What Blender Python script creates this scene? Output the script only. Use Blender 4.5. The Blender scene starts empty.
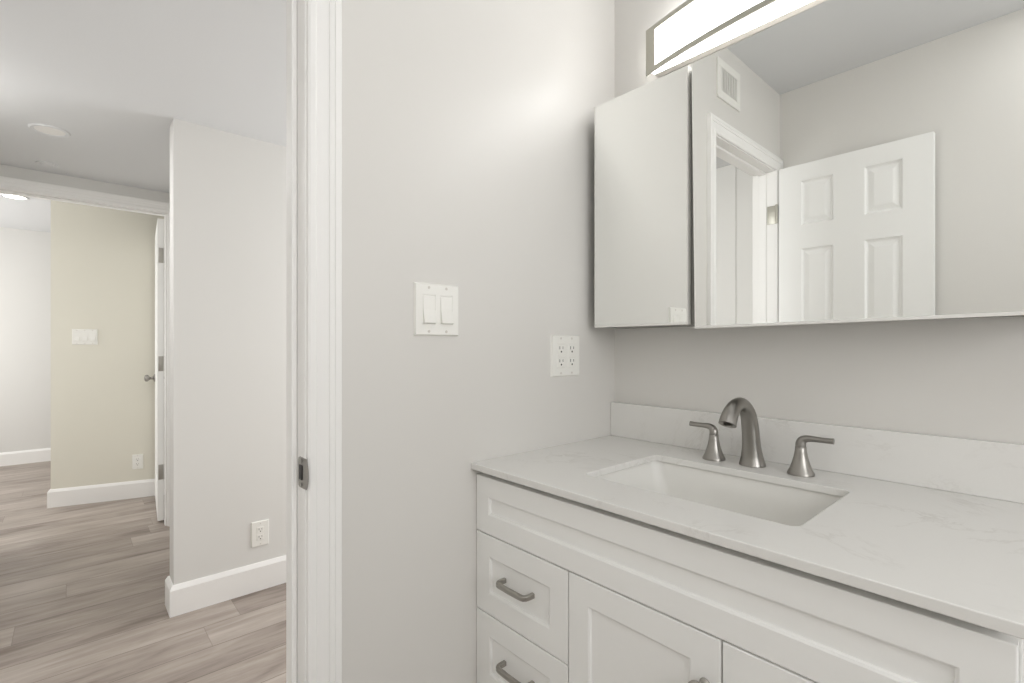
import bpy, bmesh, math, random
from mathutils import Vector, Matrix
R = math.radians
SC = bpy.context.scene
COL = SC.collection

# ------------------------------------------------------------------ camera
cam_d = bpy.data.cameras.new('camera')
cam = bpy.data.objects.new('camera', cam_d)
COL.objects.link(cam)
SC.camera = cam
cam_d.sensor_width = 36.0
cam_d.lens = 36.0 * 493.4 / 1024.0
cam_d.shift_y = 4.1 / 1024.0
cam_d.clip_start = 0.01
cam.location = (0.940, -1.273, 1.185)
cam.rotation_euler = (R(90), 0, R(48.19))

# ------------------------------------------------------------------ world, light, exposure
W = bpy.data.worlds.new('world')
SC.world = W
W.use_nodes = True
W.node_tree.nodes['Background'].inputs[0].default_value = (0.86, 0.93, 1.0, 1)
W.node_tree.nodes['Background'].inputs[1].default_value = 0.3
SC.view_settings.view_transform = 'Standard'
SC.view_settings.look = 'None'
SC.view_settings.gamma = 1.0
SC.view_settings.use_curve_mapping = False
SC.view_settings.exposure = 0.02
SC.render.film_transparent = False
SC.cycles.max_bounces = 12
SC.cycles.diffuse_bounces = 8
SC.cycles.glossy_bounces = 6
SC.cycles.use_denoising = True
SC.cycles.sample_clamp_indirect = 4.0


def area(name, loc, rot, sx, sy, power, col=(1, 1, 1)):
    l = bpy.data.lights.new(name, 'AREA')
    l.shape = 'RECTANGLE'
    l.size, l.size_y = sx, sy
    l.energy = power
    l.color = col
    o = bpy.data.objects.new(name, l)
    COL.objects.link(o)
    o.location = loc
    o.rotation_euler = rot
    return o


# bedroom window daylight, plus unseen fill lights added to even out the rooms
POW = dict(bath_fill_right=15.2, bedwin=43.0, hall_fill_north=37.5, bath_fill_top=1.9, bath_fill_front=2.0, cream_fill=9.0, hall_fill_top=8.0, bar=8.1)
area('bathroom_right_fill', (2.36, -0.95, 1.55), (0, R(90), 0), 1.0, 1.0, POW['bath_fill_right'])  # fill added from the unseen right side of the bathroom
area('bedroom_window_daylight', (-4.9, -2.92, 1.35), (R(90), 0, 0), 1.9, 1.5, POW['bedwin'], (1.0, 0.985, 0.955))
area('hallway_north_fill', (-0.85, 1.38, 1.35), (R(-90), 0, 0), 1.1, 1.3, POW['hall_fill_north'])  # light added at the unseen north end of the hallway
area('bathroom_ceiling_fill', (1.08, -1.32, 2.42), (0, 0, 0), 0.30, 0.30, POW['bath_fill_top'])  # soft overhead fill, added out of the mirror's view
area('bathroom_front_fill', (1.65, -1.60, 1.5), (R(90), 0, 0), 0.8, 1.0, POW['bath_fill_front'])  # no window in this wall; fill added to brighten the vanity front
area('bedroom_cream_wall_fill', (-3.50, -2.92, 1.35), (R(90), 0, 0), 0.7, 1.4, POW['cream_fill'])  # added out of view to brighten the cream wall
area('hallway_ceiling_fill', (-1.80, -1.60, 2.178), (0, 0, 0), 0.16, 0.16, POW['hall_fill_top'])  # unseen lamp added to brighten the far part of the hallway

# ------------------------------------------------------------------ materials
def srgb(c):
    return tuple(((x / 255.0) / 12.92 if x / 255.0 <= 0.04045 else ((x / 255.0 + 0.055) / 1.055) ** 2.4) for x in c) + (1,)


def mat(name, rgb, rough=0.5, metal=0.0, bump=0.0, bscale=200.0, spec=0.5, emit=None, emit_s=0.0, vary=0.0, vscale=6.0):
    m = bpy.data.materials.new(name)
    m.use_nodes = True
    nt = m.node_tree
    b = nt.nodes['Principled BSDF']
    b.inputs['Base Color'].default_value = srgb(rgb)
    b.inputs['Roughness'].default_value = rough
    b.inputs['Metallic'].default_value = metal
    b.inputs['Specular IOR Level'].default_value = spec
    if emit:
        b.inputs['Emission Color'].default_value = srgb(emit)
        b.inputs['Emission Strength'].default_value = emit_s
    tc = nt.nodes.new('ShaderNodeTexCoord')
    if bump or vary:
        n = nt.nodes.new('ShaderNodeTexNoise')
        n.inputs['Scale'].default_value = bscale
        n.inputs['Detail'].default_value = 3
        nt.links.new(tc.outputs['Object'], n.inputs['Vector'])
        if bump:
            bp = nt.nodes.new('ShaderNodeBump')
            bp.inputs['Strength'].default_value = bump
            bp.inputs['Distance'].default_value = 0.001
            nt.links.new(n.outputs['Fac'], bp.inputs['Height'])
            nt.links.new(bp.outputs['Normal'], b.inputs['Normal'])
        if vary:
            n2 = nt.nodes.new('ShaderNodeTexNoise')
            n2.inputs['Scale'].default_value = vscale
            nt.links.new(tc.outputs['Object'], n2.inputs['Vector'])
            mx = nt.nodes.new('ShaderNodeMix')
            mx.data_type = 'RGBA'
            mx.inputs[6].default_value = srgb(tuple(x * (1 - vary) for x in rgb))
            mx.inputs[7].default_value = srgb(rgb)
            nt.links.new(n2.outputs['Fac'], mx.inputs[0])
            nt.links.new(mx.outputs[2], b.inputs['Base Color'])
    return m


def wood_floor():
    m = bpy.data.materials.new('plank_floor')
    m.use_nodes = True
    nt = m.node_tree
    N, L = nt.nodes, nt.links
    b = N['Principled BSDF']
    g = N.new('ShaderNodeNewGeometry')
    sep = N.new('ShaderNodeSeparateXYZ')
    L.new(g.outputs['Position'], sep.inputs[0])

    def math_(op, a, bb=None, c=None):
        n = N.new('ShaderNodeMath')
        n.operation = op
        for i, v in enumerate((a, bb, c)):
            if v is None:
                continue
            if isinstance(v, (int, float)):
                n.inputs[i].default_value = v
            else:
                L.new(v, n.inputs[i])
        return n.outputs[0]
    PW, PL = 0.178, 1.22
    xs = math_('DIVIDE', math_('ADD', sep.outputs[0], 10.73), PW)
    row = math_('FLOOR', xs)
    fx = math_('FRACT', xs)
    wn = N.new('ShaderNodeTexWhiteNoise')
    wn.noise_dimensions = '1D'
    L.new(row, wn.inputs['W'])
    ys = math_('DIVIDE', math_('ADD', sep.outputs[1], math_('MULTIPLY', wn.outputs['Value'], 3.7)), PL)
    col = math_('FLOOR', ys)
    fy = math_('FRACT', ys)
    cmb = N.new('ShaderNodeCombineXYZ')
    L.new(row, cmb.inputs[0])
    L.new(col, cmb.inputs[1])
    wn2 = N.new('ShaderNodeTexWhiteNoise')
    wn2.noise_dimensions = '3D'
    L.new(cmb.outputs[0], wn2.inputs['Vector'])
    pid = wn2.outputs['Value']
    # grain, stretched along y, shifted for each plank
    cv = N.new('ShaderNodeCombineXYZ')
    L.new(math_('MULTIPLY', sep.outputs[0], 1.0), cv.inputs[0])
    L.new(math_('MULTIPLY', sep.outputs[1], 0.11), cv.inputs[1])
    L.new(math_('MULTIPLY', pid, 37.0), cv.inputs[2])
    n1 = N.new('ShaderNodeTexNoise')
    n1.inputs['Scale'].default_value = 34
    n1.inputs['Detail'].default_value = 9
    n1.inputs['Roughness'].default_value = 0.7
    n1.inputs['Distortion'].default_value = 0.5
    L.new(cv.outputs[0], n1.inputs['Vector'])
    cv2 = N.new('ShaderNodeCombineXYZ')
    L.new(sep.outputs[0], cv2.inputs[0])
    L.new(math_('MULTIPLY', sep.outputs[1], 0.2), cv2.inputs[1])
    L.new(math_('MULTIPLY', pid, 11.0), cv2.inputs[2])
    n2 = N.new('ShaderNodeTexNoise')
    n2.inputs['Scale'].default_value = 10
    n2.inputs['Detail'].default_value = 4
    n2.inputs['Distortion'].default_value = 0.7
    L.new(cv2.outputs[0], n2.inputs['Vector'])
    t = math_('ADD', math_('MULTIPLY', n1.outputs['Fac'], 0.46), math_('MULTIPLY', n2.outputs['Fac'], 0.54))
    t = math_('ADD', t, math_('MULTIPLY', math_('SUBTRACT', pid, 0.5), 0.15))
    cr = N.new('ShaderNodeValToRGB')
    e = cr.color_ramp.elements
    e[0].position = 0.32
    e[0].color = srgb((118, 106, 97))
    e[1].position = 0.72
    e[1].color = srgb((186, 176, 168))
    k = cr.color_ramp.elements.new(0.50)
    k.color = srgb((158, 147, 138))
    k2 = cr.color_ramp.elements.new(0.42)
    k2.color = srgb((146, 135, 127))
    L.new(t, cr.inputs[0])
    # seams
    ex = math_('MINIMUM', fx, math_('SUBTRACT', 1.0, fx))
    ey = math_('MINIMUM', fy, math_('SUBTRACT', 1.0, fy))
    sx = math_('LESS_THAN', ex, 0.010)
    sy = math_('LESS_THAN', ey, 0.0012)
    seam = math_('MAXIMUM', sx, sy)
    mx = N.new('ShaderNodeMix')
    mx.data_type = 'RGBA'
    L.new(math_('MULTIPLY', math_('MAXIMUM', math_('MULTIPLY', sx, 0.7), math_('MULTIPLY', sy, 0.35)), 1.0), mx.inputs[0])
    L.new(cr.outputs[0], mx.inputs[6])
    mx.inputs[7].default_value = srgb((92, 82, 74))
    L.new(mx.outputs[2], b.inputs['Base Color'])
    b.inputs['Roughness'].default_value = 0.42
    bp = N.new('ShaderNodeBump')
    bp.inputs['Strength'].default_value = 0.25
    bp.inputs['Distance'].default_value = 0.001
    L.new(n1.outputs['Fac'], bp.inputs['Height'])
    L.new(bp.outputs['Normal'], b.inputs['Normal'])
    return m


def quartz():
    m = bpy.data.materials.new('white_quartz')
    m.use_nodes = True
    nt = m.node_tree
    N, L = nt.nodes, nt.links
    b = N['Principled BSDF']
    tc = N.new('ShaderNodeNewGeometry')
    n0 = N.new('ShaderNodeTexNoise')
    n0.inputs['Scale'].default_value = 3.4
    n0.inputs['Detail'].default_value = 7
    n0.inputs['Roughness'].default_value = 0.68
    n0.inputs['Distortion'].default_value = 1.4
    L.new(tc.outputs['Position'], n0.inputs['Vector'])
    cr = N.new('ShaderNodeValToRGB')
    e = cr.color_ramp.elements
    e[0].position = 0.475
    e[0].color = (0, 0, 0, 1)
    e[1].position = 0.525
    e[1].color = (0, 0, 0, 1)
    k = e.new(0.5)
    k.color = (1, 1, 1, 1)
    L.new(n0.outputs['Fac'], cr.inputs[0])
    n1 = N.new('ShaderNodeTexNoise')
    n1.inputs['Scale'].default_value = 7
    n1.inputs['Detail'].default_value = 3
    L.new(tc.outputs['Position'], n1.inputs['Vector'])
    cr1 = N.new('ShaderNodeValToRGB')
    cr1.color_ramp.elements[0].position = 0.47
    cr1.color_ramp.elements[1].position = 0.68
    L.new(n1.outputs['Fac'], cr1.inputs[0])
    mul = N.new('ShaderNodeMath')
    mul.operation = 'MULTIPLY'
    L.new(cr.outputs[0], mul.inputs[0])
    L.new(cr1.outputs[0], mul.inputs[1])
    n2 = N.new('ShaderNodeTexNoise')
    n2.inputs['Scale'].default_value = 240
    n2.inputs['Detail'].default_value = 2
    L.new(tc.outputs['Position'], n2.inputs['Vector'])
    mul2 = N.new('ShaderNodeMath')
    mul2.operation = 'MULTIPLY_ADD'
    L.new(n2.outputs['Fac'], mul2.inputs[0])
    mul2.inputs[1].default_value = 0.10
    L.new(mul.outputs[0], mul2.inputs[2])
    mx = N.new('ShaderNodeMix')
    mx.data_type = 'RGBA'
    L.new(mul2.outputs[0], mx.inputs[0])
    mx.inputs[6].default_value = srgb((228, 227, 224))
    mx.inputs[7].default_value = srgb((214, 212, 208))
    L.new(mx.outputs[2], b.inputs['Base Color'])
    b.inputs['Roughness'].default_value = 0.22
    b.inputs['Specular IOR Level'].default_value = 0.45
    return m


M = dict(
    wall=mat('greige_wall_paint', (218, 216, 212), 0.36, bump=0.12, bscale=260, spec=0.38),
    hall=mat('hall_wall_paint', (220, 219, 216), 0.5, bump=0.1, bscale=260, spec=0.35),
    cream=mat('cream_wall_paint', (221, 218, 206), 0.5, bump=0.1, bscale=260, spec=0.35),
    ceil=mat('ceiling_paint', (218, 219, 220), 0.85, bump=0.2, bscale=120, spec=0.2),
    trim=mat('white_trim_paint', (239, 238, 236), 0.52, bump=0.05, bscale=120, spec=0.35),
    door=mat('white_door_paint', (241, 241, 239), 0.38, bump=0.05, bscale=150, spec=0.4),
    cab=mat('white_cabinet_lacquer', (241, 241, 239), 0.36, spec=0.4),
    cabdark=mat('cabinet_interior', (150, 146, 140), 0.6),
    plastic=mat('white_plastic', (237, 236, 231), 0.28, spec=0.5),
    slot=mat('dark_slot', (42, 40, 38), 0.6),
    nickel=mat('brushed_nickel', (158, 155, 150), 0.32, metal=1.0, bump=0.06, bscale=400),
    pewter=mat('brushed_pewter', (172, 169, 163), 0.36, metal=1.0, bump=0.06, bscale=400),
    satin=mat('satin_nickel_frame', (188, 186, 176), 0.45, metal=0.85),
    pan=mat('white_metal_pan', (214, 210, 204), 0.45, spec=0.4),
    chrome=mat('chrome', (225, 225, 225), 0.08, metal=1.0),
    mirror=mat('mirror_glass', (247, 248, 246), 0.0, metal=1.0),
    mirror_edge=mat('mirror_edge', (232, 231, 227), 0.35, metal=0.2),
    alu=mat('cabinet_aluminium', (138, 137, 133), 0.6),
    ceramic=mat('white_ceramic', (228, 227, 223), 0.22, spec=0.5),
    glow=mat('lit_acrylic_diffuser', (255, 255, 255), 0.4, emit=(255, 254, 253), emit_s=POW['bar']),
    can=mat('can_light_lens', (228, 226, 223), 0.4, emit=(255, 252, 246), emit_s=0.04),
    canlit=mat('lit_can_light_lens', (250, 250, 250), 0.4, emit=(255, 252, 246), emit_s=6.0),
    floor=wood_floor(),
    quartz=quartz(),
    rubber=mat('black_rubber', (30, 30, 30), 0.7),
    grille=mat('vent_metal', (233, 232, 227), 0.4),
    ventdark=mat('vent_interior', (60, 58, 55), 0.8),
)

# ------------------------------------------------------------------ helpers
ORG = {}


def props(o, label=None, cat=None, group=None, kind=None):
    if label: o['label'] = label
    if cat: o['category'] = cat
    if group: o['group'] = group
    if kind: o['kind'] = kind
    return o


def thing(name, loc, label=None, cat=None, group=None, kind=None, rz=0.0):
    o = bpy.data.objects.new(name, None)
    o.empty_display_size = 0.05
    COL.objects.link(o)
    o.location = loc
    o.rotation_euler = (0, 0, rz)
    ORG[o] = Vector(loc)
    return props(o, label, cat, group, kind)


def local_thing(name, loc, rz=0.0, **k):
    """thing whose parts are built in its own coordinates"""
    o = thing(name, loc, rz=rz, **k)
    ORG[o] = Vector((0, 0, 0))
    return o


def obj(name, bm, m, parent=None, smooth=False, label=None, cat=None, group=None, kind=None, auto=None):
    """bmesh in world coordinates (or the parent's, for local_thing) -> one mesh object"""
    bmesh.ops.remove_doubles(bm, verts=bm.verts, dist=1e-6)
    bmesh.ops.recalc_face_normals(bm, faces=bm.faces)
    if parent is None:
        xs = [v.co for v in bm.verts]
        org = Vector(((min(v.x for v in xs) + max(v.x for v in xs)) / 2, (min(v.y for v in xs) + max(v.y for v in xs)) / 2, min(v.z for v in xs)))
    else:
        org = ORG[parent]
    bmesh.ops.translate(bm, verts=bm.verts, vec=-org)
    me = bpy.data.meshes.new(name)
    bm.to_mesh(me)
    bm.free()
    me.materials.append(m)
    if smooth:
        for p in me.polygons:
            p.use_smooth = True
        try:
            me.set_sharp_from_angle(angle=R(auto or 40))
        except Exception:
            pass
    o = bpy.data.objects.new(name, me)
    COL.objects.link(o)
    if parent is None:
        o.location = org
        ORG[o] = org
    else:
        o.parent = parent
        ORG[o] = org
    return props(o, label, cat, group, kind)


def new():
    return bmesh.new()


def box(bm, x0, x1, y0, y1, z0, z1, bev=0.0, seg=2):
    t = bmesh.new()
    bmesh.ops.create_cube(t, size=1)
    for v in t.verts:
        v.co = Vector((x0 + (v.co.x + .5) * (x1 - x0), y0 + (v.co.y + .5) * (y1 - y0), z0 + (v.co.z + .5) * (z1 - z0)))
    if bev:
        bmesh.ops.bevel(t, geom=list(t.edges), offset=bev, segments=seg, profile=0.5, affect='EDGES')
    merge(bm, t)
    return bm


def merge(bm, t, mtx=None):
    vm = {}
    for v in t.verts:
        vm[v] = bm.verts.new(mtx @ v.co if mtx else v.co)
    for f in t.faces:
        try:
            bm.faces.new([vm[v] for v in f.verts])
        except ValueError:
            pass
    t.free()


def sbox(x0, x1, y0, y1, z0, z1, bev=0.0, seg=2):
    return box(new(), x0, x1, y0, y1, z0, z1, bev, seg)


def lathe(bm, prof, c, axis='z', n=32, sq=None):
    """prof: [(r, h)]; c: centre; axis direction of h"""
    c = Vector(c)
    ax = {'z': (Vector((1, 0, 0)), Vector((0, 1, 0)), Vector((0, 0, 1))),
          'y': (Vector((1, 0, 0)), Vector((0, 0, 1)), Vector((0, -1, 0))),
          'x': (Vector((0, 1, 0)), Vector((0, 0, 1)), Vector((1, 0, 0)))}[axis]
    rings = []
    for r, h in prof:
        if r < 1e-6:
            rings.append([bm.verts.new(c + ax[2] * h)])
        else:
            rings.append([bm.verts.new(c + ax[2] * h + ax[0] * r * math.cos(2 * math.pi * i / n) + ax[1] * r * math.sin(2 * math.pi * i / n)) for i in range(n)])
    for a, b in zip(rings, rings[1:]):
        for i in range(n):
            j = (i + 1) % n
            if len(a) == 1 and len(b) == 1:
                continue
            if len(a) == 1:
                bm.faces.new([a[0], b[j], b[i]])
            elif len(b) == 1:
                bm.faces.new([a[i], a[j], b[0]])
            else:
                bm.faces.new([a[i], a[j], b[j], b[i]])
    if len(rings[0]) > 1:
        bm.faces.new(rings[0])
    if len(rings[-1]) > 1:
        bm.faces.new(rings[-1])
    return bm


def catmull(pts, k=6):
    out = []
    P = [pts[0]] + list(pts) + [pts[-1]]
    for i in range(1, len(P) - 2):
        for s in range(k):
            t = s / k
            out.append([0.5 * ((2 * P[i][j]) + (-P[i - 1][j] + P[i + 1][j]) * t + (2 * P[i - 1][j] - 5 * P[i][j] + 4 * P[i + 1][j] - P[i + 2][j]) * t * t + (-P[i - 1][j] + 3 * P[i][j] - 3 * P[i + 1][j] + P[i + 2][j]) * t ** 3) for j in range(len(P[i]))])
    out.append(list(pts[-1]))
    return out


def tube(bm, pts, n=24, side=(1, 0, 0), flat=1.0, square=False):
    """pts: (x,y,z,r[,r2]); ring axes: side and side x tangent; r2 = second radius"""
    S = Vector(side).normalized()
    rings = []
    for i, p in enumerate(pts):
        a = Vector(pts[max(i - 1, 0)][:3])
        b = Vector(pts[min(i + 1, len(pts) - 1)][:3])
        t = (b - a).normalized()
        u = (S - t * S.dot(t)).normalized()
        w = t.cross(u).normalized()
        r = p[3]
        r2 = p[4] if len(p) > 4 else r * flat
        ring = []
        for k in range(n):
            an = 2 * math.pi * (k + .5) / n
            ca, sa = math.cos(an), math.sin(an)
            if square:
                e = 0.35
                ca = math.copysign(abs(ca) ** e, ca)
                sa = math.copysign(abs(sa) ** e, sa)
            ring.append(bm.verts.new(Vector(p[:3]) + u * ca * r + w * sa * r2))
        rings.append(ring)
    for a, b in zip(rings, rings[1:]):
        for k in range(n):
            j = (k + 1) % n
            bm.faces.new([a[k], a[j], b[j], b[k]])
    bm.faces.new(rings[0])
    bm.faces.new(rings[-1])
    return bm


def extrude_profile(bm, prof, path, up=(0, 0, 1)):
    """prof: closed list of (out, up) ; path: list of (point, outdir) with mitred joins"""
    U = Vector(up)
    rings = []
    for p, d in path:
        p, d = Vector(p), Vector(d)
        rings.append([bm.verts.new(p + d * a + U * b) for a, b in prof])
    n = len(prof)
    for a, b in zip(rings, rings[1:]):
        for k in range(n):
            j = (k + 1) % n
            bm.faces.new([a[k], a[j], b[j], b[k]])
    bm.faces.new(rings[0])
    bm.faces.new(rings[-1])
    return bm


def struct(name, bm, m, parent=None, smooth=False, label=None):
    return obj(name, bm, m, parent, smooth, label, kind=None if parent else 'structure')


# ------------------------------------------------------------------ room shell
ZB, ZH, ZR = 2.431, 2.185, 2.35          # ceilings: bathroom, hallway, bedroom
YN, YF = -0.949, -1.575                  # jamb faces of the bathroom doorway
WT = 0.10
struct('floor', sbox(-6.3, 2.55, -3.2, 1.6, -0.1, 0.0), M['floor'])
struct('ceiling_bathroom', sbox(-WT, 2.5, -1.74, 0.1, ZB, ZB + 0.1), M['ceil'])
struct('ceiling_hallway', sbox(-2.98, -WT, -2.05, 1.5, ZH, ZH + 0.1), M['ceil'])
struct('ceiling_bedroom', sbox(-6.2, -3.08, -3.1, 1.5, ZR, ZR + 0.1), M['ceil'])

# wall with the switches, pierced by the bathroom doorway
DH = 2.036
b = new()
box(b, -WT, 0, YN + 0.018, 1.5, 0, ZB + .1)
box(b, -WT, 0, -2.05, YF - 0.018, 0, ZB + .1)
box(b, -WT, 0, YF - 0.018, YN + 0.018, DH + 0.018, ZB + .1)
struct('wall_left', b, M['wall'])
struct('wall_back', sbox(0, 2.5, 0, 0.1, 0, ZB + .1), M['wall'])
struct('wall_front', sbox(0, 2.5, -1.739, -1.639, 0, ZB + .1), M['wall'])
b = new()
box(b, 2.4, 2.5, -1.639, 0, 0, 0.95)
box(b, 2.4, 2.5, -1.639, 0, 2.1, ZB)
box(b, 2.4, 2.5, -1.639, -1.5, 0.95, 2.1)
box(b, 2.4, 2.5, -0.4, 0, 0.95, 2.1)
struct('wall_right', b, M['wall'])
b = new()
box(b, 2.39, 2.5, -1.5, -1.45, 0.95, 2.1)
box(b, 2.39, 2.5, -0.45, -0.4, 0.95, 2.1)
box(b, 2.39, 2.5, -1.45, -0.45, 0.95, 1.0)
box(b, 2.39, 2.5, -1.45, -0.45, 2.05, 2.1)
box(b, 2.42, 2.46, -1.45, -0.45, 1.50, 1.54)
struct('added_window', b, M['trim'])  # unseen window frame, added around the right-hand fill light

# hallway
struct('wall_hallway_partition', sbox(-1.783, -1.668, -0.936, 1.4, 0, ZH), M['hall'])
struct('wall_hallway_south', sbox(-2.97, -0.262, -2.05, -1.735, 0, ZH), M['hall'])
struct('wall_hallway_recess', sbox(-0.262, -WT, -2.05, -1.742, 0, ZH), M['hall'])
b = new()
box(b, -1.659, -WT, 1.4, 1.5, 0, 0.6)
box(b, -1.659, -WT, 1.4, 1.5, 2.05, ZH)
box(b, -1.659, -1.45, 1.4, 1.5, 0.6, 2.05)
box(b, -0.25, -WT, 1.4, 1.5, 0.6, 2.05)
struct('wall_hallway_north', b, M['hall'])
struct('wall_hallway_return', sbox(-2.97, -1.783, -0.73, -0.63, 0, ZH), M['hall'])
# wall with the bedroom doorway
BX, BY0, BY1, BH = -2.97, -1.60, -0.800, 2.05
b = new()
box(b, BX - 0.11, BX, BY1 + .018, 1.5, 0, ZR + .1)
box(b, BX - 0.11, BX, -3.1, BY0 - .018, 0, ZR + .1)
box(b, BX - 0.11, BX, BY0 - .018, BY1 + .018, BH + .018, ZR + .1)
struct('wall_bedroom_doorway', b, M['hall'])
# bedroom
W2a, W2b = Vector((-3.991, -1.386, 0)), Vector((-3.843, -0.79, 0))
w2ang = math.atan2(W2b.y - W2a.y, W2b.x - W2a.x)
w2d = (W2b - W2a).normalized()
w2n = Vector((w2d.y, -w2d.x, 0))        # facing the hallway
t = new()
box(t, 0, 2.5, 0.016, 0.12, 0, ZR)     # local: x along wall, -y = facing us
o = struct('wall_bedroom_cream', t, M['cream'])
# place: rebuild in world coordinates through its rotation
mt = Matrix.Translation(W2a) @ Matrix.Rotation(w2ang, 4, 'Z')
o.location = mt @ o.location
o.rotation_euler = (0, 0, w2ang)
struct('wall_bedroom_far', sbox(-6.13, -6.02, -3.1, 1.5, 0, ZR), M['hall'])
b = new()
box(b, -6.02, -3.08, -3.1, -3.0, 0, 0.5)
box(b, -6.02, -3.08, -3.1, -3.0, 2.15, ZR)
box(b, -6.02, -5.9, -3.1, -3.0, 0.5, 2.15)
box(b, -3.9, -3.08, -3.1, -3.0, 0.5, 2.15)
struct('wall_bedroom_window', b, M['hall'])
struct('wall_bedroom_north', sbox(-6.02, -3.08, 1.4, 1.5, 0, ZR), M['hall'])

# baseboards -------------------------------------------------------
BP = [(0, 0), (0.016, 0), (0.016, 0.113), (0.0145, 0.116), (0.0075, 0.129), (0.005, 0.132), (0, 0.132)]


def baseboard(name, path):
    return struct(name, extrude_profile(new(), BP, path), M['trim'])


baseboard('baseboard_hallway_partition', [((-1.668, 1.39, 0), (1, 0, 0)), ((-1.668, -0.936, 0), (1, -1, 0)), ((-1.783, -0.936, 0), (-1, -1, 0)), ((-1.783, -0.75, 0), (-1, 0, 0))])
p0 = W2a + w2n * -0.016
baseboard('baseboard_bedroom_cream', [(p0 - w2n * 0.09, -w2d), (p0, w2n - w2d), (p0 + w2d * 2.4, w2n)])
baseboard('baseboard_bedroom_far', [((-6.02, 1.4, 0), (1, 0, 0)), ((-6.02, -3.0, 0), (1, 0, 0))])
baseboard('baseboard_hallway_south', [((-2.95, -1.735, 0), (0, 1, 0)), ((-0.262, -1.735, 0), (1, 1, 0)), ((-0.262, -1.742, 0), (1, 0, 0))])
baseboard('baseboard_hallway_north', [((-1.64, 1.4, 0), (0, -1, 0)), ((-WT - .01, 1.4, 0), (0, -1, 0))])
baseboard('baseboard_front', [((0.7, -1.639, 0), (0, 1, 0)), ((2.38, -1.639, 0), (0, 1, 0))])
baseboard('baseboard_left', [((0, -0.882, 0), (1, 0, 0)), ((0, -0.535, 0), (1, 0, 0))])

# door casings (profile: offset across, thickness) ---------------------------
CP = [(0, 0), (0, 0.008), (0.004, 0.0108), (0.013, 0.0115), (0.0165, 0.0092), (0.020, 0.0098), (0.038, 0.0115), (0.0390, 0.0138), (0.044, 0.0150), (0.0485, 0.0148), (0.0492, 0.0168), (0.0600, 0.0168), (0.0615, 0.0155), (0.0615, 0)]


def casing(name, x, nx, ya, yb, h, m):
    """U shaped casing on the plane x, facing nx; ya > yb are the inner edges; h inner head"""
    b_ = new()
    rings = []
    for (y, z, dy, dz) in ((ya, 0, 1, 0), (ya, h, 1, 1), (yb, h, -1, 1), (yb, 0, -1, 0)):
        rings.append([b_.verts.new((x + nx * tt, y + dy * a, z + dz * a)) for a, tt in CP])
    n = len(CP)
    for a, c in zip(rings, rings[1:]):
        for k in range(n):
            j = (k + 1) % n
            b_.faces.new([a[k], a[j], c[j], c[k]])
    b_.faces.new(rings[0])
    b_.faces.new(rings[-1])
    return obj(name, b_, m, None, True, kind='structure', auto=14)


def jamb(name, x0, x1, ya, yb, h, stop0, stop1):
    b_ = new()
    box(b_, x0, x1, ya, ya + .018, 0, h + .018, 0.0012)
    box(b_, x0, x1, yb - .018, yb, 0, h + .018, 0.0012)
    box(b_, x0, x1, yb, ya, h, h + .018, 0.0012)
    box(b_, stop0, stop1, ya - .011, ya, 0, h, 0.003)
    box(b_, stop0, stop1, yb, yb + .011, 0, h, 0.003)
    box(b_, stop0, stop1, yb + .011, ya - .011, h - .011, h, 0.003)
    return struct(name, b_, M['trim'])


casing('trim_1', 0.0, 1, YN + 0.003, YF - 0.0005, DH + 0.004, M['trim'])
casing('trim_2', -WT, -1, YN + 0.006, YF - 0.006, DH + 0.006, M['trim'])
frame1 = jamb('trim_3', -WT, 0.0, YN, YF, DH, -0.072, -0.038)
casing('trim_4', BX, 1, BY1 + 0.006, BY0 - 0.006, BH + 0.006, M['trim'])
casing('trim_5', BX - .11, -1, BY1 + 0.006, BY0 - 0.006, BH + 0.006, M['trim'])
jamb('trim_6', BX - .11, BX, BY1, BY0, BH, -3.03, -2.99)

# strike plate let into the near jamb, with a curved lip round the corner
b = new()
yq = YN - 0.0012
prof = []
for i in range(13):
    a = math.pi * (i / 12 - .5)
    prof.append((0.009 + 0.010 * math.cos(a), 0.947 + 0.0285 * math.sin(a)))
pts = [(-0.030, 0.928), (-0.028, 0.921), (-0.022, 0.9185)] + prof + [(-0.022, 0.9755), (-0.028, 0.973), (-0.030, 0.966)]
lo = [b.verts.new((x, yq + .0012, z)) for x, z in pts]
hi = [b.verts.new((x, yq - .0008 + (0.003 * ((x - .004) / .016) ** 1 if x > .004 else 0), z)) for x, z in pts]
b.faces.new(hi)
for i in range(len(pts)):
    j = (i + 1) % len(pts)
    b.faces.new([lo[i], lo[j], hi[j], hi[i]])
sp = struct('strike_plate', b, M['nickel'], frame1, label='satin nickel strike plate')
obj('latch_hole', sbox(-0.024, -0.008, yq - .0014, yq + .001, 0.933, 0.961, 0.002), M['slot'], sp)
obj('screw', lathe(new(), [(0.0035, 0), (0.0035, .0011), (0, .0013)], (-0.012, yq - .0007, 0.969), 'y', 12), M['nickel'], sp)
obj('screw', lathe(new(), [(0.0035, 0), (0.0035, .0011), (0, .0013)], (-0.012, yq - .0007, 0.9245), 'y', 12), M['nickel'], sp)


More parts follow.
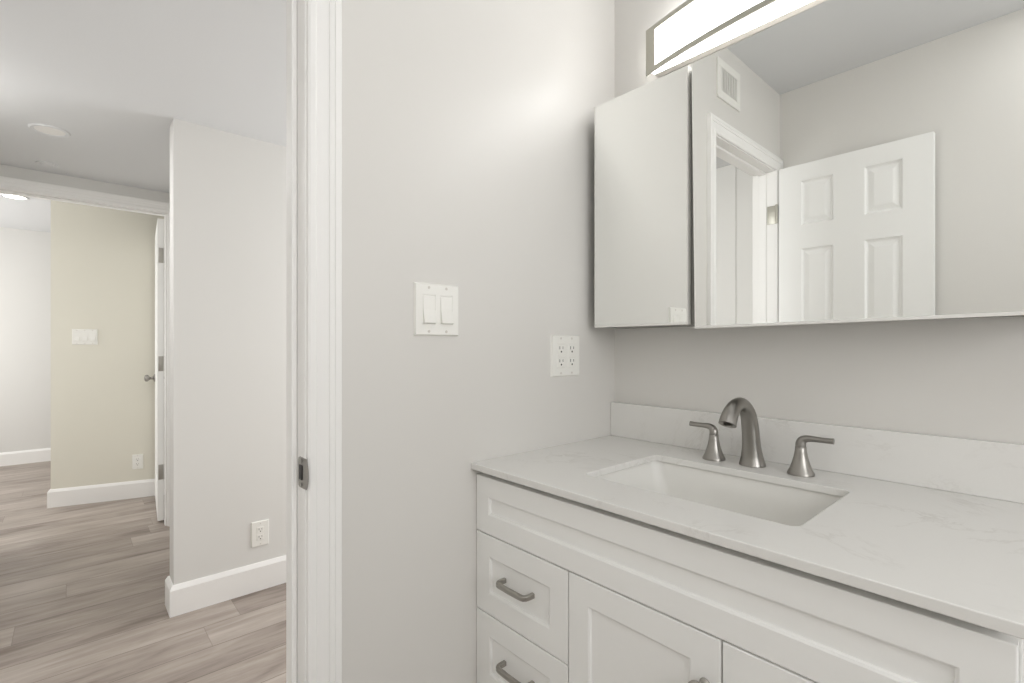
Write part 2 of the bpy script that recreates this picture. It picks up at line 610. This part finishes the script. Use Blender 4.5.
# ------------------------------------------------------------------ doors
def panel_door(w, h, th=0.035, z0=0.0):
    """six panel door slab, local: x 0..w, y 0 (front) .. th, z"""
    st, ml = 0.098, 0.118
    pw = (w - 2 * st - ml) / 2
    xs = [0, st, st + pw, st + pw + ml, w - st, w]
    zs = [0, 0.24, 0.80, 0.96, 1.632, 1.742, 1.950, h]
    b_ = new()
    for side in (0, 1):
        y = 0 if side == 0 else th
        sg = 1 if side == 0 else -1
        for i in range(5):
            for j in range(7):
                x0, x1, za, zb = xs[i], xs[i + 1], zs[j], zs[j + 1]
                if i in (1, 3) and j in (1, 3, 5):
                    lv = [(0, 0), (0.008, 0.0085), (0.013, 0.0095), (0.032, 0.0025), (0.035, 0.002)]
                    prev = None
                    for ins, dep in lv:
                        ring = [b_.verts.new((xx, y + sg * dep, zz)) for xx, zz in ((x0 + ins, za + ins), (x1 - ins, za + ins), (x1 - ins, zb - ins), (x0 + ins, zb - ins))]
                        if prev:
                            for k in range(4):
                                b_.faces.new([prev[k], prev[(k + 1) % 4], ring[(k + 1) % 4], ring[k]])
                        prev = ring
                    b_.faces.new(prev)
                else:
                    b_.faces.new([b_.verts.new(q) for q in ((x0, y, za), (x1, y, za), (x1, y, zb), (x0, y, zb))])
    for i in range(5):
        for z in (0, h):
            b_.faces.new([b_.verts.new(q) for q in ((xs[i], 0, z), (xs[i + 1], 0, z), (xs[i + 1], th, z), (xs[i], th, z))])
    for j in range(7):
        for x in (0, w):
            b_.faces.new([b_.verts.new(q) for q in ((x, 0, zs[j]), (x, 0, zs[j + 1]), (x, th, zs[j + 1]), (x, th, zs[j]))])
    bmesh.ops.remove_doubles(b_, verts=b_.verts, dist=1e-5)
    return b_


def knob_bm(c, s):
    """door knob, axis along y, s=-1 towards -y"""
    b_ = new()
    pr = [(0.030, 0), (0.030, .004), (0.026, .008), (0.012, .011), (0.010, .028), (0.016, .036), (0.025, .044), (0.027, .054), (0.022, .063), (0.010, .067), (0, .0675)]
    lathe(b_, [(r, h * (1 if s < 0 else -1)) for r, h in pr], c, 'y', 28)
    return b_


# bathroom door, open 90 degrees against the front wall
d1 = local_thing('door_1', (0.0165, YF - 0.002 - 0.035, 0.010), kind='structure')
obj('door_slab', panel_door(0.578, 2.030), M['door'], d1)
obj('door_knob', knob_bm((0.522, 0.035, 0.95), 1), M['nickel'], d1, smooth=True, label='satin nickel door knob')
for zc in (0.25, 1.03, 1.815):
    b = new()
    lathe(b, [(0.006, 0), (0.006, 0.088), (0.0045, 0.091), (0, 0.092)], (-0.008, 0.042, zc - .044), 'z', 16)
    box(b, -0.052, -0.008, 0.0355, 0.0385, zc - .044, zc + .044, 0.001)
    obj('hinge', b, M['satin'], d1, smooth=True)

# bedroom door, opened a little past 90 degrees, seen on its hinge edge
ang = R(175.2)
d2 = local_thing('door_2', (BX - 0.1165, BY1 - 0.0065, 0.014), rz=ang, kind='structure')
# local x runs along the leaf; local +y side faces -y world
obj('door_slab', panel_door(0.735, 2.02), M['door'], d2)
for yy, s_ in ((0.035, 1), (0.0, -1)):
    obj('door_knob', knob_bm((0.67, yy, 0.92), s_), M['nickel'], d2, smooth=True, label='satin nickel door knob')
for zc in (0.325, 1.05, 1.775):
    b = new()
    box(b, -0.0018, 0.0006, 0.004, 0.030, zc - .05, zc + .05, 0.0008)
    lathe(b, [(0.0055, 0), (0.0055, 0.1), (0.004, 0.103), (0, 0.104)], (-0.004, -0.004, zc - .05), 'z', 14)
    obj('hinge', b, M['pewter'], d2, smooth=True, label='grey metal hinge')

# ------------------------------------------------------------------ wall vent above the door
v = thing('wall_vent', (0.0, -1.067, 2.197), 'white slatted air vent high above the door casing, seen in the mirror', 'vent')
b = new()
y0, y1, z0, z1 = -1.170, -0.964, 2.197, 2.357
fw = 0.032
for q in ((y0, y1, z0, z0 + fw), (y0, y1, z1 - fw, z1), (y0, y0 + fw, z0 + fw, z1 - fw), (y1 - fw, y1, z0 + fw, z1 - fw)):
    box(b, 0.0, 0.008, *q, 0.0015)
obj('frame', b, M['grille'], v)
obj('backing', sbox(0.0002, 0.0015, y0 + fw, y1 - fw, z0 + fw, z1 - fw), M['ventdark'], v)
n = 9
for i in range(n):
    yc = y0 + fw + (i + .5) * (y1 - y0 - 2 * fw) / n
    obj('slat', sbox(0.0015, 0.007, yc - .0030, yc + .0030, z0 + fw, z1 - fw, 0.0008), M['grille'], v)


# ------------------------------------------------------------------ electrical plates
# local frame: plate stands in the x-z plane, facing -y, centre at origin
def screw_local(p, x, z, y=-0.0062):
    b_ = lathe(new(), [(0.0032, 0), (0.0032, 0.0006), (0, 0.0012)], (x, y, z), 'y', 12)
    box(b_, x - .0026, x + .0026, y - .0016, y - .001, z - .0003, z + .0003)
    obj('screw', b_, M['pan'], p, smooth=True)


def plate_bm(w, h, holes, th=0.0062):
    """bevelled cover plate with rectangular openings (sorted columns) """
    b_ = new()
    xs = sorted(set([-w / 2, w / 2] + [v_ for hh in holes for v_ in hh[:2]]))
    zs = sorted(set([-h / 2, h / 2] + [v_ for hh in holes for v_ in hh[2:]]))
    for i in range(len(xs) - 1):
        for j in range(len(zs) - 1):
            cx, cz = (xs[i] + xs[i + 1]) / 2, (zs[j] + zs[j + 1]) / 2
            if any(q[0] < cx < q[1] and q[2] < cz < q[3] for q in holes):
                continue
            b_.faces.new([b_.verts.new(q) for q in ((xs[i], -th, zs[j]), (xs[i + 1], -th, zs[j]), (xs[i + 1], -th, zs[j + 1]), (xs[i], -th, zs[j + 1]))])
    bmesh.ops.remove_doubles(b_, verts=b_.verts, dist=1e-6)
    ex = bmesh.ops.extrude_face_region(b_, geom=list(b_.faces))
    for g in ex['geom']:
        if isinstance(g, bmesh.types.BMVert):
            g.co.y = 0
            if abs(abs(g.co.x) - w / 2) < 1e-5:
                g.co.x *= 1.0
    for v_ in b_.verts:
        if v_.co.y < -th / 2:
            if abs(abs(v_.co.x) - w / 2) < 1e-5: v_.co.x -= math.copysign(0.003, v_.co.x)
            if abs(abs(v_.co.z) - h / 2) < 1e-5: v_.co.z -= math.copysign(0.003, v_.co.z)
    return b_


def rocker(p, x, z=0.0):
    """decora rocker, bottom pressed out"""
    b_ = new()
    for q in ((x - .0168, -.0335), ):
        pass
    w, h = 0.0150, 0.0310
    pr = [(-.0100, -h), (-.0138, -h + .0015), (-.0075, 0.0), (-.0062, h - .002), (-.0050, h), (-.002, h), (-.002, -h)]
    L_ = [b_.verts.new((x - w, y, z + zz)) for y, zz in pr]
    R_ = [b_.verts.new((x + w, y, z + zz)) for y, zz in pr]
    n_ = len(pr)
    for k in range(n_):
        j = (k + 1) % n_
        b_.faces.new([L_[k], L_[j], R_[j], R_[k]])
    b_.faces.new(L_)
    b_.faces.new(R_)
    obj('rocker', b_, M['plastic'], p)


def switch_plate(loc, rz, label, n=2, w=0.118, h=0.1165, group=None):
    s = local_thing('light_switch', loc, rz=rz, label=label, cat='light switch', group=group)
    xs = [(-0.023 + 0.046 * i) if n == 2 else (-0.046 + 0.046 * i) for i in range(n)]
    holes = [(x - .0165, x + .0165, -.0335, .0335) for x in xs]
    obj('cover_plate', plate_bm(w, h, holes), M['plastic'], s)
    for x in xs:
        b_ = new()
        box(b_, x - .0165, x - .0151, -.0055, 0, -.0335, .0335)
        box(b_, x + .0151, x + .0165, -.0055, 0, -.0335, .0335)
        box(b_, x - .0165, x + .0165, -.0055, 0, .0313, .0335)
        box(b_, x - .0165, x + .0165, -.0055, 0, -.0335, -.0313)
        obj('switch_frame', b_, M['plastic'], s)
        rocker(s, x)
        screw_local(s, x, .0485)
        screw_local(s, x, -.0485)
    return s


def receptacle_face(p, x, z, usb=False):
    """one three-slot outlet face"""
    b_ = new()
    box(b_, x - .0155, x + .0155, -.0076, -.003, z - .0135, z + .0135, 0.0015)
    o_ = obj('outlet_face', b_, M['plastic'], p)
    b_ = new()
    box(b_, x - .0075, x - .0055, -.0080, -.0070, z + .0000, z + .0085)
    box(b_, x + .0055, x + .0072, -.0080, -.0070, z + .0010, z + .0080)
    lathe(b_, [(0.0027, 0), (0.0027, .001)], (x, -.0070, z - .0065), 'y', 12)
    obj('slots', b_, M['slot'], o_)


def outlet(loc, rz, label, w=0.070, h=0.1145, quad=False, group=None):
    s = local_thing('electrical_outlet', loc, rz=rz, label=label, cat='electrical outlet', group=group)
    xs = [0.0] if not quad else [-0.0225, 0.0225]
    holes = [(x - .0168, x + .0168, -.0335, .0335) for x in xs]
    obj('cover_plate', plate_bm(w, h, holes), M['plastic'], s)
    for x in xs:
        obj('outlet_body', sbox(x - .0166, x + .0166, -.0066, -.001, -.0333, .0333, 0.001), M['plastic'], s)
        receptacle_face(s, x, .0180)
        receptacle_face(s, x, -.0180)
        if quad:
            obj('test_buttons', sbox(x - .008, x + .008, -.0076, -.006, -.0028, .0028, 0.0006), M['plastic'], s)
        screw_local(s, x, .0485)
        screw_local(s, x, -.0485)
    return s


E90 = R(90)   # local -y (facing) -> world +x
switch_plate((0.0, -0.6605, 1.265), E90, 'white double rocker light switch plate on the bathroom wall beside the doorway')
outlet((0.0, -0.232, 1.1565), E90, 'white double-gang outlet plate on the bathroom wall above the vanity top', w=0.1165, h=0.1165, quad=True)
outlet((-1.668, -0.586, 0.272), E90, 'white outlet low on the hallway partition wall above its white baseboard', w=0.079, h=0.121)


def on_w2(u, z):
    p_ = W2a + w2d * u - w2n * 0.016
    return (p_.x, p_.y, z)


w2rot = w2ang
switch_plate(on_w2(0.195, 1.250), w2rot, 'white triple light switch plate on the cream wall beyond the far doorway', n=3, w=0.150, h=0.117)
outlet(on_w2(0.515, 0.278), w2rot, 'small white outlet low on the cream wall beside the open far door')

# ------------------------------------------------------------------ ceiling fittings
def can_light(name, x, y, z, r, lens, label):
    c_ = thing(name, (x, y, z), label, 'recessed light')
    b_ = new()
    prof_ = [(r, 0), (r - .006, -.006), (r * .76, -.004), (r * .74, 0.0), (r * .76, 0.0)]
    nseg = 40
    rings = [[b_.verts.new((x + q * math.cos(2 * math.pi * i / nseg), y + q * math.sin(2 * math.pi * i / nseg), z + h_)) for i in range(nseg)] for q, h_ in prof_[:4]]
    for a, c in zip(rings, rings[1:]):
        for i in range(nseg):
            j = (i + 1) % nseg
            b_.faces.new([a[i], a[j], c[j], c[i]])
    obj('trim_ring', b_, M['ceil'], c_, smooth=True)
    obj('lens', lathe(new(), [(r * .75, -.0005), (r * .74, -.0022), (0, -.0028)], (x, y, z), 'z', nseg), lens, c_, smooth=True)
    return c_


can_light('recessed_light', -2.20, -1.345, ZH, 0.074, M['can'], 'round recessed ceiling light in the hallway, dull white lens')
can_light('recessed_light', -4.53, -1.60, ZR, 0.085, M['canlit'], 'bright recessed ceiling light in the room beyond the far doorway')
t = thing('smoke_detector', (-2.79, -1.37, ZH), 'small flat white ceiling disc just in front of the far doorway header', 'ceiling fitting')
obj('base', lathe(new(), [(0.046, 0), (0.046, -.004), (0.044, -.006), (0, -.0065)], (-2.79, -1.37, ZH), 'z', 28), M['ceil'], t, smooth=True)
obj('cap', lathe(new(), [(0.030, -.006), (0.028, -.010), (0.02, -.0115), (0, -.012)], (-2.79, -1.37, ZH), 'z', 28), M['ceil'], t, smooth=True)

# ------------------------------------------------------------------ vanity cabinet
VW, YV, YC = 0.911, -0.548, -0.527      # width, front of the fronts, front of the carcass
ZT = 0.8905                              # underside of the countertop
van = thing('vanity_cabinet', (VW / 2, -0.27, 0), 'white shaker bathroom vanity cabinet with drawers at left and two doors, under the stone top', 'cabinet')
b = new()
box(b, 0.003, 0.021, YC, -0.004, 0, ZT, 0.0005)
box(b, VW - .018, VW, YC, -0.004, 0, ZT, 0.0005)
box(b, 0.021, VW - .018, YC, -0.012, 0.10, 0.118)
box(b, 0.021, VW - .018, -0.012, -0.004, 0.10, ZT)
box(b, 0.021, VW - .018, YC + .012, YC + .03, ZT - .04, ZT)
box(b, 0.021, VW - .018, YC, YC + .018, 0.10, 0.14)
box(b, 0.285, 0.303, YC, -0.012, 0.118, 0.73)
box(b, 0.590, 0.608, YC, YC + .018, 0.118, 0.73)
for z in (0.735, 0.550, 0.362):
    box(b, 0.021, 0.285 if z < .7 else VW - .018, YC, YC + .018, z, z + .016)
obj('carcass', b, M['cab'], van)
obj('toe_kick', sbox(0.021, VW - .018, -0.47, -0.455, 0.0, 0.10), M['cab'], van)


def shaker(x0, x1, z0, z1, fw=0.054, dep=0.006):
    b_ = new()
    y0_, y1_ = YV, YC - 0.0015
    r_ = 0.0016
    prev = None
    for ins, y in ((0, y1_), (0, y0_ + r_), (r_ * .3, y0_ + r_ * .3), (r_, y0_), (fw, y0_), (fw + .0035, y0_ + .002), (fw + .005, y0_ + dep)):
        ring = [b_.verts.new(q) for q in ((x0 + ins, y, z0 + ins), (x1 - ins, y, z0 + ins), (x1 - ins, y, z1 - ins), (x0 + ins, y, z1 - ins))]
        if prev is None:
            b_.faces.new(ring)
        else:
            for k in range(4):
                b_.faces.new([prev[k], prev[(k + 1) % 4], ring[(k + 1) % 4], ring[k]])
        prev = ring
    b_.faces.new(prev)
    return b_


obj('false_drawer_front', shaker(0.0015, 0.9085, 0.7455, 0.8768, 0.0445), M['cab'], van)


def pull(parent, xc, zc, yface):
    b_ = new()
    s = 0.0455
    st = 0.0275
    pts_ = [(xc - s, yface + .0005, zc), (xc - s, yface - st * .45, zc), (xc - s + .001, yface - st * .78, zc), (xc - s + .0045, yface - st * .95, zc), (xc - s + .011, yface - st, zc),
            (xc, yface - st - .0008, zc),
            (xc + s - .011, yface - st, zc), (xc + s - .0045, yface - st * .95, zc), (xc + s - .001, yface - st * .78, zc), (xc + s, yface - st * .45, zc), (xc + s, yface + .0005, zc)]
    pts_ = [p_ + (0.0054, 0.0046) for p_ in pts_]
    tube(b_, pts_, 20, side=(0, 0, 1), square=True)
    return obj('pull', b_, M['pewter'], parent, smooth=True, label='brushed metal bar pull')


for za, zb in ((0.5600, 0.7425), (0.3720, 0.5570), (0.104, 0.3690)):
    dr = obj('drawer', shaker(0.0015, 0.2925, za, zb, 0.048), M['cab'], van)
    pull(dr, 0.1445, (za + zb) / 2 + 0.004, YV + .007)


def knob(parent, x, z):
    b_ = lathe(new(), [(0.0085, -.0005), (0.0085, .002), (0.0055, .005), (0.0050, .014), (0.009, .019), (0.0145, .023), (0.0150, .0265), (0.0125, .0295), (0.006, .031), (0, .0313)], (x, YV, z), 'y', 28)
    return obj('knob', b_, M['pewter'], parent, smooth=True, label='round brushed metal knob')


dl = obj('door', shaker(0.2955, 0.5975, 0.104, 0.7425, 0.048), M['cab'], van)
knob(dl, 0.5735, 0.667)
dr_ = obj('door', shaker(0.6005, 0.9085, 0.104, 0.7425, 0.048), M['cab'], van)
knob(dr_, 0.6255, 0.667)

# ------------------------------------------------------------------ countertop with an undermount cut-out
CT0, CT1 = 0.8908, 0.906
HX0, HX1, HY0, HY1, HR = 0.244, 0.668, -0.442, -0.157, 0.016


def rrect(x0, x1, y0, y1, r, n=6):
    out = []
    for cx, cy, a0 in ((x1 - r, y1 - r, 0), (x0 + r, y1 - r, 90), (x0 + r, y0 + r, 180), (x1 - r, y0 + r, 270)):
        for i in range(n + 1):
            a = R(a0 + 90 * i / n)
            out.append((cx + r * math.cos(a), cy + r * math.sin(a)))
    return out


def counter_bm():
    b_ = new()
    X0, X1, Y0, Y1 = 0.0008, 0.9165, -0.563, -0.001
    lv = [(CT0, 0.0012), (CT0 + .0012, 0), (CT1 - .0016, 0), (CT1 - .0005, 0.0005), (CT1, 0.0016)]
    inner, outer = [], []
    n_ = 6
    for z, s in lv:
        pts_ = rrect(HX0 - s, HX1 + s, HY0 - s, HY1 + s, HR + s, n_)
        inner.append([b_.verts.new((x, y, z)) for x, y in pts_])
        o_ = []
        # outer loop with the same vertex count, corner points matched to each quadrant
        cs = ((X1 - s, Y1), (X0, Y1), (X0, Y0 + s), (X1 - s, Y0 + s))
        for c in cs:
            for i in range(n_ + 1):
                o_.append(c)
        # spread: only one vert per corner
        outer.append([b_.verts.new((c[0], c[1], z)) for c in cs])
    K = n_ + 1
    for lvl in range(len(lv) - 1):
        a, c = inner[lvl], inner[lvl + 1]
        m_ = len(a)
        for k in range(m_):
            j = (k + 1) % m_
            b_.faces.new([a[k], a[j], c[j], c[k]])
        a, c = outer[lvl], outer[lvl + 1]
        for k in range(4):
            j = (k + 1) % 4
            b_.faces.new([a[k], a[j], c[j], c[k]])
    for lvl in (0, len(lv) - 1):
        inn, out = inner[lvl], outer[lvl]
        for q in range(4):
            for i in range(n_):
                b_.faces.new([out[q], inn[q * K + i], inn[q * K + i + 1]])
            q2 = (q + 1) % 4
            b_.faces.new([out[q], inn[q * K + n_], inn[(q2 * K) % len(inn)], out[q2]])
    return b_


obj('countertop', counter_bm(), M['quartz'], label='white quartz countertop with faint grey veins and a sink cut-out, on the vanity cabinet', cat='countertop')
obj('backsplash', sbox(0.0008, 0.9165, -0.0215, -0.001, CT1 + .0002, 1.009, 0.0012), M['quartz'], label='low white quartz backsplash strip along the wall behind the faucet', cat='backsplash')

# ------------------------------------------------------------------ sink
sk = thing('sink', ((HX0 + HX1) / 2, (HY0 + HY1) / 2, 0.76), 'white rectangular undermount ceramic sink set below the countertop opening', 'sink')
b = new()
e = 0.006
levels = [(-0.022, CT0 - .012, .03), (-0.022, CT0 - .0002, .03), (-e, CT0 - .0002, .022), (-e + .001, CT0 - .004, .022), (0.004, CT0 - .045, .026), (0.012, CT0 - .095, .032), (0.022, CT0 - .118, .040), (0.040, CT0 - .127, .045), (0.10, CT0 - .131, .045)]
rings = []
for ins, z, r_ in levels:
    rings.append([b.verts.new((x, y, z)) for x, y in rrect(HX0 + ins * (2.2 if 0 < ins < .09 else 1), HX1 - ins * (2.2 if 0 < ins < .09 else 1), HY0 + ins, HY1 - ins, r_, 7)])
for a, c in zip(rings, rings[1:]):
    for k in range(len(a)):
        j = (k + 1) % len(a)
        b.faces.new([a[k], a[j], c[j], c[k]])
b.faces.new(rings[-1])
ob = obj('basin', b, M['ceramic'], sk, smooth=True)
for p in ob.data.polygons:
    pass
sm = ob.modifiers.new('thickness', 'SOLIDIFY')
sm.thickness = 0.006
sm.offset = -1
obj('drain', lathe(new(), [(0.022, 0), (0.022, .002), (0.016, .003), (0.012, .001), (0, .001)], ((HX0 + HX1) / 2, (HY0 + HY1) / 2 + .03, CT0 - .1312), 'z', 28), M['nickel'], sk, smooth=True)

# ------------------------------------------------------------------ faucet
fc = thing('faucet', (0.455, -0.09, CT1), 'brushed nickel widespread faucet with arched spout and two lever handles behind the sink', 'faucet')
sp_pts = [(0.455, y, z, r) for y, z, r in [(-.086, .9062, .0285), (-.086, .9090, .0285), (-.0865, .916, .0265), (-.088, .930, .0232), (-.091, .952, .0202), (-.095, .980, .0190), (-.100, 1.004, .0182), (-.109, 1.026, .0172), (-.123, 1.042, .0158), (-.143, 1.0525, .0148), (-.165, 1.0535, .0148), (-.186, 1.046, .0158), (-.203, 1.032, .0172), (-.214, 1.014, .0186)]]
spt = obj('spout', tube(new(), catmull(sp_pts, 5), 36), M['nickel'], fc, smooth=True, auto=60)
obj('aerator', lathe(new(), [(0.010, 0), (0.010, .001), (0, .001)], (0.455, -.2145, 1.0112), 'z', 20), M['cabdark'], spt)
for hx, sgn in ((0.366, -1), (0.560, 1)):
    hy = -0.093
    b = lathe(new(), [(0.0262, .0002), (0.0264, .003), (0.0252, .006), (0.0210, .014), (0.0172, .025), (0.0140, .037), (0.0118, .049), (0.0108, .0605), (0.0100, .0612)], (hx, hy, CT1), 'z', 36)
    h_ = obj('handle_base', b, M['nickel'], fc, smooth=True, auto=60)
    lp = [(hx, hy, CT1 + .0615, .0102), (hx, hy, CT1 + .066, .0102), (hx + sgn * .0015, hy, CT1 + .0715, .0098), (hx + sgn * .006, hy, CT1 + .0765, .0086), (hx + sgn * .014, hy, CT1 + .0792, .0072),
          (hx + sgn * .026, hy, CT1 + .0797, .0062), (hx + sgn * .045, hy, CT1 + .0795, .0058), (hx + sgn * .062, hy, CT1 + .0800, .0062)]
    obj('lever', tube(new(), catmull(lp, 4), 24, side=(0, 1, 0)), M['nickel'], h_, smooth=True, auto=60)

# ------------------------------------------------------------------ mirror cabinet
YM = -0.142
mc = thing('mirror_cabinet', (0.49, -0.07, 1.237), 'wall-hung mirror cabinet with narrow left door and wide tilted right door above the vanity', 'mirror cabinet')
b = new()
X0, X1, Z0, Z1, YB = 0.042, 0.957, 1.2375, 1.868, -0.1235
box(b, X0, X1, YB, -0.001, Z0, Z0 + .012)
box(b, X0, X1, YB, -0.001, Z1 - .012, Z1)
box(b, X0, X0 + .012, YB, -0.001, Z0 + .012, Z1 - .012)
box(b, X1 - .012, X1, YB, -0.001, Z0 + .012, Z1 - .012)
box(b, X0 + .012, X1 - .012, -0.007, -0.001, Z0 + .012, Z1 - .012)
box(b, 0.318, 0.350, YB, -0.007, Z0 + .012, Z1 - .012)
obj('body', b, M['alu'], mc)


def mdoor(x0, x1, z0, z1):
    """mirror glass, its light polished edge strips, backing panel"""
    w_ = 0.006
    f_ = sbox(x0 + w_ * .4, x1 - w_ * .4, YM, YM + .0030, z0 + w_, z1)
    e_ = new()
    box(e_, x0, x1, YM - .0002, YM + .0032, z0, z0 + w_)
    box(e_, x0, x0 + w_ * .4, YM - .0002, YM + .0032, z0 + w_, z1)
    box(e_, x1 - w_ * .4, x1, YM - .0002, YM + .0032, z0 + w_, z1)
    bk = sbox(x0 + .0005, x1 - .0005, YM + .0034, -0.1260, z0 + .0005, z1 - .0005)
    return f_, e_, bk


rot = Matrix.Translation((0.96, 0, 1.237)) @ Matrix.Rotation(R(-0.75), 4, 'Y') @ Matrix.Translation((-0.96, 0, -1.237))
for args, mx_ in (((0.034, 0.3235, 1.2370, 1.8745), None), ((0.342, 0.960, 1.2345, 1.8815), rot)):
    f_, e_, bk = mdoor(*args)
    if mx_:
        for q in (f_, e_, bk):
            bmesh.ops.transform(q, matrix=mx_, verts=q.verts)
    dA = obj('door', bk, M['mirror_edge'], mc)
    obj('mirror', f_, M['mirror'], dA)
    obj('edge_strip', e_, M['mirror_edge'], dA)
for x in (0.78, 0.84, 0.885):
    obj('fastener', lathe(new(), [(0.004, 0.001), (0.004, -.002), (0, -.0025)], (x, -0.118, Z0), 'z', 12), M['pewter'], mc)

# ------------------------------------------------------------------ vanity light bar
LX0, LX1, LZ0, LZ1 = 0.137, 1.051, 1.963, 2.092
LXC, LA = (LX0 + LX1) / 2, (LX1 - LX0) / 2


def ly(x, off=0.0):
    return -(0.036 + 0.055 * (1 - ((x - LXC) / LA) ** 2)) + off


lb = thing('vanity_light', (LXC, -0.02, LZ0), 'lit curved vanity light bar with satin metal frame on the wall above the mirror cabinet', 'vanity light')
obj('back_plate', sbox(LX0 + .018, LX1 - .018, -0.0225, -0.0008, LZ0, LZ1, 0.0015), M['pan'], lb)


def arc_strip(x0, x1, z0, z1, offf, offb, n=32):
    b_ = new()
    rr = []
    for i in range(n + 1):
        x = x0 + (x1 - x0) * i / n
        yb = offb(x)
        rr.append([b_.verts.new((x, ly(x, offf), z0)), b_.verts.new((x, yb, z0)), b_.verts.new((x, yb, z1)), b_.verts.new((x, ly(x, offf), z1))])
    for a, c in zip(rr, rr[1:]):
        for k in range(4):
            b_.faces.new([a[k], a[(k + 1) % 4], c[(k + 1) % 4], c[k]])
    b_.faces.new(rr[0])
    b_.faces.new(rr[-1])
    return b_


obj('diffuser', arc_strip(LX0 + .018, LX1 - .018, LZ0 + .0015, LZ1 - .0015, 0.004, lambda x: -0.0227), M['glow'], lb, smooth=True)
fr = new()
for z0, z1 in ((LZ0, LZ0 + .014), (LZ1 - .014, LZ1)):
    merge(fr, arc_strip(LX0, LX1, z0, z1, -.0012, lambda x: ly(x, 0.0038)))
merge(fr, arc_strip(LX0, LX0 + .033, LZ0 + .014, LZ1 - .014, -.0012, lambda x: ly(x, 0.0038), 4))
merge(fr, arc_strip(LX1 - .033, LX1, LZ0 + .014, LZ1 - .014, -.0012, lambda x: ly(x, 0.0038), 4))
obj('frame', fr, M['satin'], lb)
